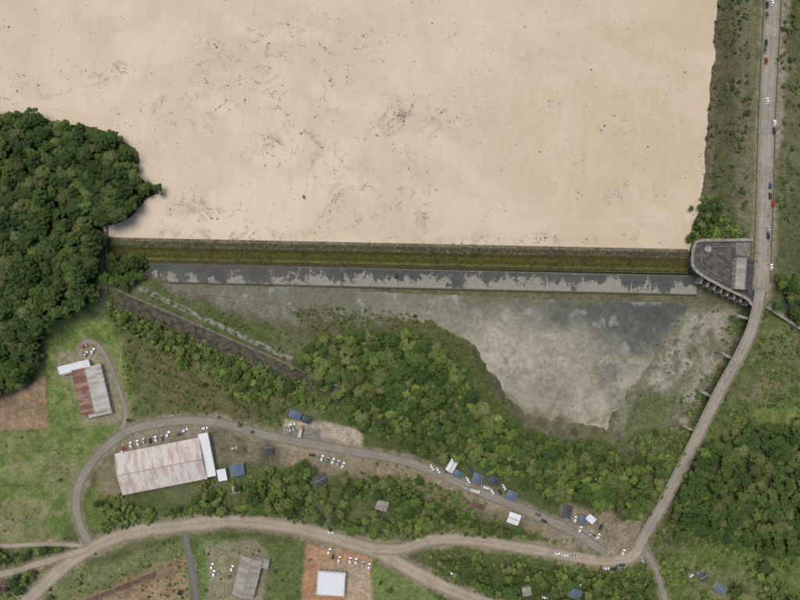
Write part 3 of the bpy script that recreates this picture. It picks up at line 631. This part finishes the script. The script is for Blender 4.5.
for i in range(50):
    if i<34: y=random.uniform(150,290); x=float(np.interp(y,EMBY,EMBX))+random.choice((-1,1))*random.uniform(3,7)
    elif i<38: x,y=random.uniform(712,732),random.uniform(262,274)
    else: x=random.uniform(440,600); y=478+(x-440)*.42+random.uniform(-4,4)
    o=bpy.data.objects.new('person',pm[i%4]); p=G(x,y,1); o.location=(p[0],p[1],p[2]+.17) if not(34<=i<38) else W(x,y,4.6)
    o.rotation_euler=(0,0,random.uniform(0,6.28)); sc.collection.objects.link(o)
# ---------------------------------------------------------------- vegetation
def leafmat(name,dark,light):
    m,nt,b=newmat(name); oi=nd(nt,'ShaderNodeObjectInfo'); t=attr(nt,'tint','INSTANCER').outputs['Fac']
    f3=noise(nt,2.2,3); f4=noise(nt,.5,2)
    k=mth(nt,'ADD',mth(nt,'ADD',mth(nt,'MULTIPLY',oi.outputs['Random'],.7),mth(nt,'MULTIPLY',mth(nt,'SUBTRACT',f4,.5),.5)),mth(nt,'ADD',mth(nt,'MULTIPLY',mth(nt,'SUBTRACT',f3,.5),1.1),mth(nt,'MULTIPLY',t,.5)),clamp=True)
    c=mix(nt,k,alb(dark),alb(light)); nt.links.new(c,b.inputs['Base Color']); b.inputs['Roughness'].default_value=.65; b.inputs['Specular IOR Level'].default_value=.2
    return m
m_l1=leafmat('leaf_green',(64,84,36),(118,138,66)); m_l2=leafmat('leaf_olive',(76,86,42),(132,140,80)); m_l3=leafmat('leaf_deep',(54,75,34),(98,121,58)); m_l4=leafmat('leaf_bright',(88,111,46),(142,161,80))
m_bark=plain('bark',(96,82,66),.95,.3,3)
def tube(p0,p1,r0,r1,n=6):
    p0=Vector(p0);p1=Vector(p1);d=(p1-p0).normalized();a_=d.orthogonal().normalized();b_=d.cross(a_)
    V=[tuple(p+(a_*math.cos(2*math.pi*i/n)+b_*math.sin(2*math.pi*i/n))*r) for p,r in ((p0,r0),(p1,r1)) for i in range(n)]
    return V,[(i,(i+1)%n,(i+1)%n+n,i+n) for i in range(n)]
def tree_mesh(name,seed,R,h,ncl,nleaf,leaf,mat,flat=.55,cr=(1.1,1.9)):
    r=np.random.RandomState(seed); parts=[]
    zc=h*.62; lean=(r.uniform(-.4,.4),r.uniform(-.4,.4))
    parts.append((*tube((0,0,-.8),(lean[0],lean[1],zc*.8),.06*R+.08,.035*R+.03),0))
    cl_=[]
    for i in range(ncl):
        rr=R*.8*math.sqrt((i+.5)/ncl); th=i*2.39996+r.uniform(-.5,.5); rr*=r.uniform(.85,1.12)*(1+.22*math.sin(th*2+seed)+.12*math.sin(3*th+seed*2))
        z=zc+(h-zc)*max(0,(1-(rr/R)**2))*r.uniform(.6,1.05)-r.uniform(0,.8)*rr/R
        c=(lean[0]+rr*math.cos(th),lean[1]+rr*math.sin(th),z); cl_.append((c,r.uniform(*cr)*(1.1-.25*rr/R)))
        if i%2==0: parts.append((*tube((lean[0]*.8,lean[1]*.8,zc*r.uniform(.5,.78)),(c[0],c[1],c[2]-.3),.02*R+.03,.02,5),0))
    tot=sum(q[1]**2 for q in cl_); P=[];N=[]
    for c,cr_ in cl_:
        n=int(nleaf*cr_**2/tot); d=r.normal(size=(n,3)); d/=np.linalg.norm(d,axis=1)[:,None]; d[:,2]=np.where(d[:,2]<-.35,-d[:,2],d[:,2])
        rad=cr_*r.uniform(.72,1.08,n)*(1+.15*np.sin(d[:,0]*7+seed)*np.sin(d[:,1]*7))
        P.append(np.array(c)+d*rad[:,None]*np.array([1,1,flat+.15])); nn=d+r.normal(size=(n,3))*.42; nn[:,2]+=.35; N.append(nn/np.linalg.norm(nn,axis=1)[:,None])
    P=np.concatenate(P);N=np.concatenate(N); n=len(P)
    t=np.cross(N,r.normal(size=(n,3))); t/=np.linalg.norm(t,axis=1)[:,None]; bb=np.cross(N,t); s=leaf*r.uniform(.6,1.3,n)[:,None]
    q=np.stack([P-t*s,P-bb*s*.6,P+t*s,P+bb*s*.6],1).reshape(-1,3)
    V,F,M=joinparts(parts); o=len(V); V=V+[tuple(x) for x in q]; F=F+[(o+4*i,o+4*i+1,o+4*i+2,o+4*i+3) for i in range(n)]; M=M+[1]*n
    me=bpy.data.meshes.new(name); me.from_pydata(V,[],F); me.update(); me.materials.append(m_bark); me.materials.append(mat); me.polygons.foreach_set('material_index',M)
    return me
TM=[tree_mesh('tree_a',1,4.6,9,17,2500,.39,m_l1),tree_mesh('tree_b',2,5.2,10,22,3000,.39,m_l3),tree_mesh('tree_c',3,3.8,8,12,2000,.37,m_l1),tree_mesh('tree_d',4,4.2,9,14,2200,.37,m_l2),tree_mesh('tree_e',5,3.2,7,10,1700,.35,m_l4),tree_mesh('tree_f',6,5.0,11,26,2800,.37,m_l3,cr=(.8,1.4)),tree_mesh('tree_g',8,4.4,9,9,2200,.39,m_l2,cr=(1.5,2.3))]
SM=[tree_mesh('shrub_a',11,1.5,1.6,6,420,.24,m_l1,cr=(.5,.8)),tree_mesh('shrub_b',12,1.1,1.1,5,300,.22,m_l2,cr=(.4,.6)),tree_mesh('shrub_c',13,1.8,1.9,8,520,.26,m_l4,cr=(.5,.9)),tree_mesh('tuft',14,.8,.5,5,160,.2,m_l2,cr=(.25,.4))]
def coll(name,meshes):
    c=bpy.data.collections.new(name)
    for i,me in enumerate(meshes):
        o=bpy.data.objects.new('%s_%02d'%(name,i),me); c.objects.link(o)
    return c
CT=coll('tree_kinds',TM); CS=coll('shrub_kinds',SM)
def gn(collection):
    g=bpy.data.node_groups.new('scatter','GeometryNodeTree'); g.interface.new_socket('Geometry',in_out='INPUT',socket_type='NodeSocketGeometry'); g.interface.new_socket('Geometry',in_out='OUTPUT',socket_type='NodeSocketGeometry')
    i=g.nodes.new('NodeGroupInput'); o=g.nodes.new('NodeGroupOutput'); ip_=g.nodes.new('GeometryNodeInstanceOnPoints'); ci=g.nodes.new('GeometryNodeCollectionInfo')
    ci.inputs['Collection'].default_value=collection; ci.inputs['Separate Children'].default_value=True; ci.inputs['Reset Children'].default_value=True
    def na(n,t):
        a_=g.nodes.new('GeometryNodeInputNamedAttribute'); a_.data_type=t; a_.inputs['Name'].default_value=n; return a_.outputs['Attribute']
    g.links.new(i.outputs[0],ip_.inputs['Points']); g.links.new(ci.outputs[0],ip_.inputs['Instance']); ip_.inputs['Pick Instance'].default_value=True
    g.links.new(na('idx','INT'),ip_.inputs['Instance Index']); g.links.new(na('scl','FLOAT_VECTOR'),ip_.inputs['Scale'])
    er=g.nodes.new('FunctionNodeEulerToRotation'); g.links.new(na('rot','FLOAT_VECTOR'),er.inputs[0]); g.links.new(er.outputs[0],ip_.inputs['Rotation'])
    g.links.new(ip_.outputs[0],o.inputs[0]); return g
GT=gn(CT); GS=gn(CS)
HUTS=[(452,466),(458,474),(478,479),(494,481),(512,496),(514,519),(567,512),(587,520),(295,415),(306,420),(320,480),(382,506),(704,577),(721,589),(575,594),(527,592)]
def roadclear(x,y,k=1.0):
    d=np.full(x.shape,1e3)
    for r,w in ((R_EMBv,10),(R_BRG,9),(R_MAIN,10),(R_EAST,9),(R_LOOP,8),(R_HOUSE,4),(R_W1,6),(R_W2,4),(R_S1,5),(R_S2,6)): d=np.minimum(d,pdist(r,x,y)-w*k)
    for cx,cy,rr in ((160,467,50),(91,389,32),(237,470,14),(222,475,12),(247,578,26),(331,584,26),(204,455,26),(72,366,18)): d=np.minimum(d,np.hypot(x-cx,y-cy)-rr*.9)
    for cx,cy in HUTS: d=np.minimum(d,np.hypot(x-cx,y-cy)-10)
    return d
def scatter(name,poly,space,kinds,group,smin,smax,dens=1.0,gap=.0,wp=5,tint=(0,1),seed=0,clear=1.0):
    r=np.random.RandomState(seed+100); P=np.array(poly,float); x0,y0=P.min(0)-8; x1,y1=P.max(0)+8
    xs,ys=np.meshgrid(np.arange(x0,x1,space),np.arange(y0,y1,space*.87)); xs=xs+(np.arange(xs.shape[0])%2)[:,None]*space*.5
    x=(xs+r.uniform(-.42,.42,xs.shape)*space).ravel(); y=(ys+r.uniform(-.42,.42,ys.shape)*space).ravel()
    wx_=(vn(x,y,20,2,4)-.5)*2*wp*1.6; wy_=(vn(x,y,20,9,4)-.5)*2*wp*1.6
    k=(sdf(poly,x+wx_,y+wy_)<0)&(r.rand(x.size)<dens)&(roadclear(x,y,clear)>0)
    if gap>0: k&=(vn(x,y,16,5,4,.6)>gap)
    x=x[k];y=y[k]
    if len(x)==0: return
    pts=np.array([G(a_,b_,5 if group is GT else .5) for a_,b_ in zip(x,y)])
    wet=(y<236)&(pts[:,2]<(-.3 if group is GT else -.02)); pts=pts[~wet]; x=x[~wet]; y=y[~wet]; n=len(x)
    me=bpy.data.meshes.new(name); me.vertices.add(n); me.vertices.foreach_set('co',pts.astype(np.float32).ravel())
    s=smin+(smax-smin)*np.clip(r.beta(1.6,2.4,n)+(vn(x,y,30,7,2)-.5)*.5,0,1.1); sv=np.stack([s*r.uniform(.88,1.12,n),s*r.uniform(.88,1.12,n),s*r.uniform(.75,1.25,n)],-1)
    rot=np.zeros((n,3)); rot[:,2]=r.uniform(0,6.28,n); rot[:,0]=r.normal(0,.05,n)
    tn=tint[0]+(tint[1]-tint[0])*vn(x,y,35,12,3)*r.uniform(.5,1.3,n)
    for nm,t,d in (('scl','FLOAT_VECTOR',sv),('rot','FLOAT_VECTOR',rot)): me.attributes.new(nm,t,'POINT').data.foreach_set('vector',d.astype(np.float32).ravel())
    me.attributes.new('idx','INT','POINT').data.foreach_set('value',r.choice(kinds,n).astype(np.int32)); me.attributes.new('tint','FLOAT','POINT').data.foreach_set('value',tn.astype(np.float32))
    o=bpy.data.objects.new(name,me); sc.collection.objects.link(o); md=o.modifiers.new('scatter','NODES'); md.node_group=group
A=[0,1,2,3,5,6,1,5]; B=[0,1,2,3,4,4,5,6]
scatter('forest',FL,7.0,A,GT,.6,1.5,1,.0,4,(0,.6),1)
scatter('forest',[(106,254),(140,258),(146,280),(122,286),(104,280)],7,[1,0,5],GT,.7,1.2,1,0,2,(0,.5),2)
F3=[(300,352),(335,340),(362,332),(412,334),(440,348),(462,372),(480,400),(512,424),(560,440),(600,444),(640,462),(668,470),(664,496),(648,520),(610,506),(560,500),(520,484),(480,468),(440,458),(400,448),(366,438),(350,412),(322,385),(290,368)]
scatter('forest',F3,7.1,B,GT,.55,1.4,1,.22,4,(0.1,1),3)
scatter('tree_belt',[(112,306),(160,326),(220,356),(290,382),(345,404),(352,420),(320,406),(262,394),(200,366),(150,349),(110,322)],6.5,B,GT,.4,.95,.85,.4,4,(.1,1),4)
F4=[(140,500),(215,492),(255,476),(300,466),(345,478),(385,476),(420,497),(470,522),(530,532),(556,545),(500,538),(440,530),(400,538),(340,528),(290,516),(230,510),(150,518)]
scatter('tree_belt',F4,6.8,B,GT,.45,1.2,.9,.36,4,(.1,1),5)
scatter('tree_belt',[(95,500),(120,505),(150,510),(150,520),(100,528)],6.5,B,GT,.4,.8,.8,.3,3,(.3,1),15)
scatter('forest',[(700,450),(745,424),(900,432),(900,560),(800,556),(720,545),(664,530),(672,500)],7.0,A,GT,.5,1.3,1,.28,5,(0,.8),6)
scatter('forest',[(434,560),(560,572),(650,582),(650,680),(500,680),(440,590)],7,B,GT,.45,1.15,.9,.38,4,(.1,1),7)
scatter('tree_belt',[(776,272),(900,260),(900,330),(800,322),(776,305)],6.5,A,GT,.5,1,.9,.33,4,(0,.7),8)
scatter('tree_belt',[(696,205),(720,200),(728,228),(692,236)],6.5,A,GT,.35,.75,.9,.4,3,(0,.7),9)
scatter('tree_belt',[(760,560),(900,560),(900,680),(690,680),(690,600)],8,B,GT,.4,1.1,.7,.48,5,(.1,1),10)
scatter('tree_belt',[(-90,548),(80,550),(40,560),(-90,570)],7,B,GT,.4,.85,.75,.34,2,(0,.8),11)
scatter('tree_belt',[(-90,580),(30,572),(60,566),(30,592),(-90,600)],7,B,GT,.4,.9,.75,.38,2,(0,.8),12)
scatter('tree_belt',[(620,440),(680,445),(670,480),(640,470)],6.5,B,GT,.4,.9,.8,.38,4,(.2,1),13)
scatter('tree_belt',[(-90,400),(0,392),(8,386),(12,392),(-90,410)],6.5,A,GT,.5,.9,.8,.2,2,(0,.8),14)
for x,y,s,k in [(159,189,.9,0),(150,186,.8,2),(305,198,.34,4),(690,209,.45,0),(716,200,.6,1),(733,165,.35,2),(396,276,.45,3),(716,156,.35,0),(688,240,.5,2),(103,236,.7,1),(60,480,.3,2),(128,420,.3,0),(270,470,.9,4),(262,505,.8,0),(310,560,.35,4),(390,590,.5,0),(380,583,.4,2),(205,590,.4,4),(180,592,.4,1),(50,598,.6,2),(20,590,.7,1),(650,585,.6,0),(745,545,.6,4),(780,590,.6,3),(655,432,.5,0),(640,438,.55,4),(575,432,.5,3),(790,290,.7,5),(240,425,.4,0),(252,432,.35,2),(150,350,.4,0),(180,368,.45,4),(230,395,.5,3),(205,384,.4,1),(420,480,.7,1),(405,488,.6,3),(300,500,.9,5),(352,490,1.0,0),(345,503,.9,4)]:
    o=bpy.data.objects.new('broadleaf_tree_or_weed',TM[k]); o.location=G(x,y,5*s); o.location.z=max(o.location.z,-.1) if y<240 else o.location.z  # the small one out in the reservoir stands in for green aquatic weed
    o.scale=(s,)*3; o.rotation_euler=(0,0,random.uniform(0,6.28)); sc.collection.objects.link(o)
SA=[0,1,2]; ST=[0,1,3,3]
def sh(poly,sp,kinds,a_,b_,dens,gap,seed,tint=(0,1)): scatter('scrub_undergrowth',poly,sp,kinds,GS,a_,b_,dens,gap,5,tint,seed,.62)
sh([(120,325),(200,350),(300,400),(300,430),(180,416),(135,416),(122,370)],3.4,ST,.5,1.1,.75,.42,21)
sh([(105,300),(350,400),(372,440),(340,425),(260,405),(110,325)],3.2,SA,.7,1.5,.9,.35,22)
sh([(710,-60),(752,-60),(746,238),(690,238),(700,130)],3.2,ST,.6,1.4,.6,.46,23,(-.1,.4))
sh([(782,-60),(860,-60),(860,310),(778,300)],3.4,ST,.6,1.4,.6,.48,24,(0,.5))
sh([(290,310),(380,305),(450,330),(490,375),(520,424),(600,444),(520,440),(460,380),(400,336),(330,345)],2.8,ST,.5,1.1,.85,.40,25)
sh([(740,310),(860,315),(860,440),(690,455),(650,440)],3.6,SA,.5,1.3,.7,.48,26)
sh([(640,430),(700,430),(670,500),(640,520),(600,445)],3.2,SA,.7,1.5,.9,.35,27)
sh([(100,495),(300,466),(430,480),(560,545),(400,540),(230,514),(95,530)],3.4,SA,.7,1.4,.8,.4,28)
sh([(420,550),(900,560),(900,680),(440,620)],3.8,SA,.6,1.4,.75,.42,29)
sh([(650,500),(710,440),(860,430),(860,560),(650,545)],3.6,SA,.7,1.4,.8,.4,30)
sh([(140,290),(340,384),(330,345),(240,318),(150,288)],3.2,ST,.4,1.0,.6,.48,31)
sh([(340,450),(480,480),(620,540),(600,552),(480,510),(400,478)],4.5,ST,.5,1.0,.5,.55,32)
sh([(-90,545),(200,540),(190,640),(-90,640)],4.2,ST,.5,1.1,.6,.5,33)
sh([(0,430),(70,440),(60,540),(0,545)],6,ST,.4,.9,.4,.55,34)
sh([(640,310),(748,310),(700,420),(630,440)],4,ST,.4,.9,.6,.52,35)
sh([(196,540),(300,540),(300,640),(200,640)],5,ST,.5,1.0,.5,.5,36)
sh([(684,236),(697,190),(748,236),(700,246)],3,SA,.6,1.4,.85,.35,37,(0,.6))
# ---------------------------------------------------------------- floating debris
m_deb=plain('driftwood_debris',(128,110,98),.9,.3,.4,c2=(98,86,78))
V=[];F=[]
r=np.random.RandomState(5); N=200000
x=r.uniform(0,715,N); y=r.uniform(0,248,N)
bl=vn(x,y,6,10,3,.6); reg=regf(x,y)
pr=reg*streak(x,y)*sm(.42,.62,bl)*.62+np.maximum(0,reg-1.0)*.3*sm(.4,.6,bl)+.001
k=(r.rand(N)<pr)&(sdf(RES,x,y)<-1); x=x[k];y=y[k]
for a_,b_ in zip(x,y):
    L=r.uniform(.3,.95)*(1.9 if r.rand()<.07 else 1); w=L*r.uniform(.2,.7); th=r.uniform(0,6.28); X,Y,_=W(a_,b_,.05); o=len(V)
    ca,sa=math.cos(th),math.sin(th)
    for u_,v_ in ((-L,-w*.2),(-L*.3,-w),(L*.7,-w*.6),(L,w*.3),(L*.1,w),(-L*.7,w*.5)): V.append((X+(u_*ca-v_*sa)*.6,Y+(u_*sa+v_*ca)*.6,.06))
    V.append((X,Y,.16))
    for i in range(6): F.append((o+i,o+(i+1)%6,o+6))
addmesh('floating_debris',V,F,[m_deb])
m_rock=plain('rock',(140,136,124),.9,.3,1.0)
V=[];F=[]
for i in range(200):
    a_=r.rand()
    if a_<.45: px_,py_=r.normal(606,9),r.normal(364,10)
    elif a_<.7: px_,py_=r.uniform(480,660),r.uniform(300,420)
    else: px_,py_=r.uniform(340,500),r.uniform(298,330)
    s=r.uniform(.25,.9); X,Y,_=W(px_,py_,-9); o=len(V)
    for z_,q_ in ((-9.3,1.0),(-8.8+.2*s,.75)):
        for j in range(6): V.append((X+s*q_*r.uniform(.7,1.2)*math.cos(j*1.047),Y+s*q_*r.uniform(.7,1.2)*math.sin(j*1.047),z_))
    V.append((X,Y,-8.7+.4*s))
    for j in range(6): F.append((o+j,o+(j+1)%6,o+6+(j+1)%6,o+6+j)); F.append((o+6+j,o+6+(j+1)%6,o+12))
addmesh('boulders',V,F,[m_rock])
def pole(px,py,h=9):
    x_,y_,z_=G(px,py,5); e=empty('utility_pole',(x_,y_,z_))
    v,f=tube((0,0,-1),(0,0,h),.16,.1,8); o=addmesh('pole',v,f,[m_mc]); o.parent=e
    v,f=boxv(0,0,h-.6,2.2,.14,.14,.4); o=addmesh('cross_arm',v,f,[m_wd]); o.parent=e
for p in [(150,536),(210,512),(275,518),(330,530),(460,533),(520,540),(590,551),(100,440),(170,414),(240,420),(420,462),(540,512),(780,60),(777,150),(774,240)]: pole(*p)
# ---------------------------------------------------------------- light, sky, camera
el,az=math.radians(70),math.radians(325)
w=bpy.data.worlds.new('World'); sc.world=w; w.use_nodes=True; nt=w.node_tree; bg=nt.nodes['Background']
sk=nt.nodes.new('ShaderNodeTexSky'); sk.sky_type='NISHITA'; sk.sun_disc=False; sk.sun_elevation=el; sk.sun_rotation=az; sk.dust_density=3; sk.air_density=1
nt.links.new(sk.outputs[0],bg.inputs[0]); bg.inputs[1].default_value=.15
sl=bpy.data.lights.new('sun','SUN'); sl.energy=2.15; sl.angle=math.radians(38); sl.color=(1,.965,.88)
so=bpy.data.objects.new('sun',sl); sc.collection.objects.link(so)
d=Vector((math.sin(az)*math.cos(el),math.cos(az)*math.cos(el),math.sin(el))); so.rotation_euler=(-d).to_track_quat('-Z','Y').to_euler()
cam=bpy.data.cameras.new('Camera'); co=bpy.data.objects.new('Camera',cam); sc.collection.objects.link(co); co.location=(0,0,H); cam.sensor_width=36; cam.lens=18/(300/H); cam.clip_end=20000; cam.clip_start=1
sc.camera=co
sc.view_settings.view_transform='Standard'; sc.view_settings.look='None'; sc.view_settings.exposure=0
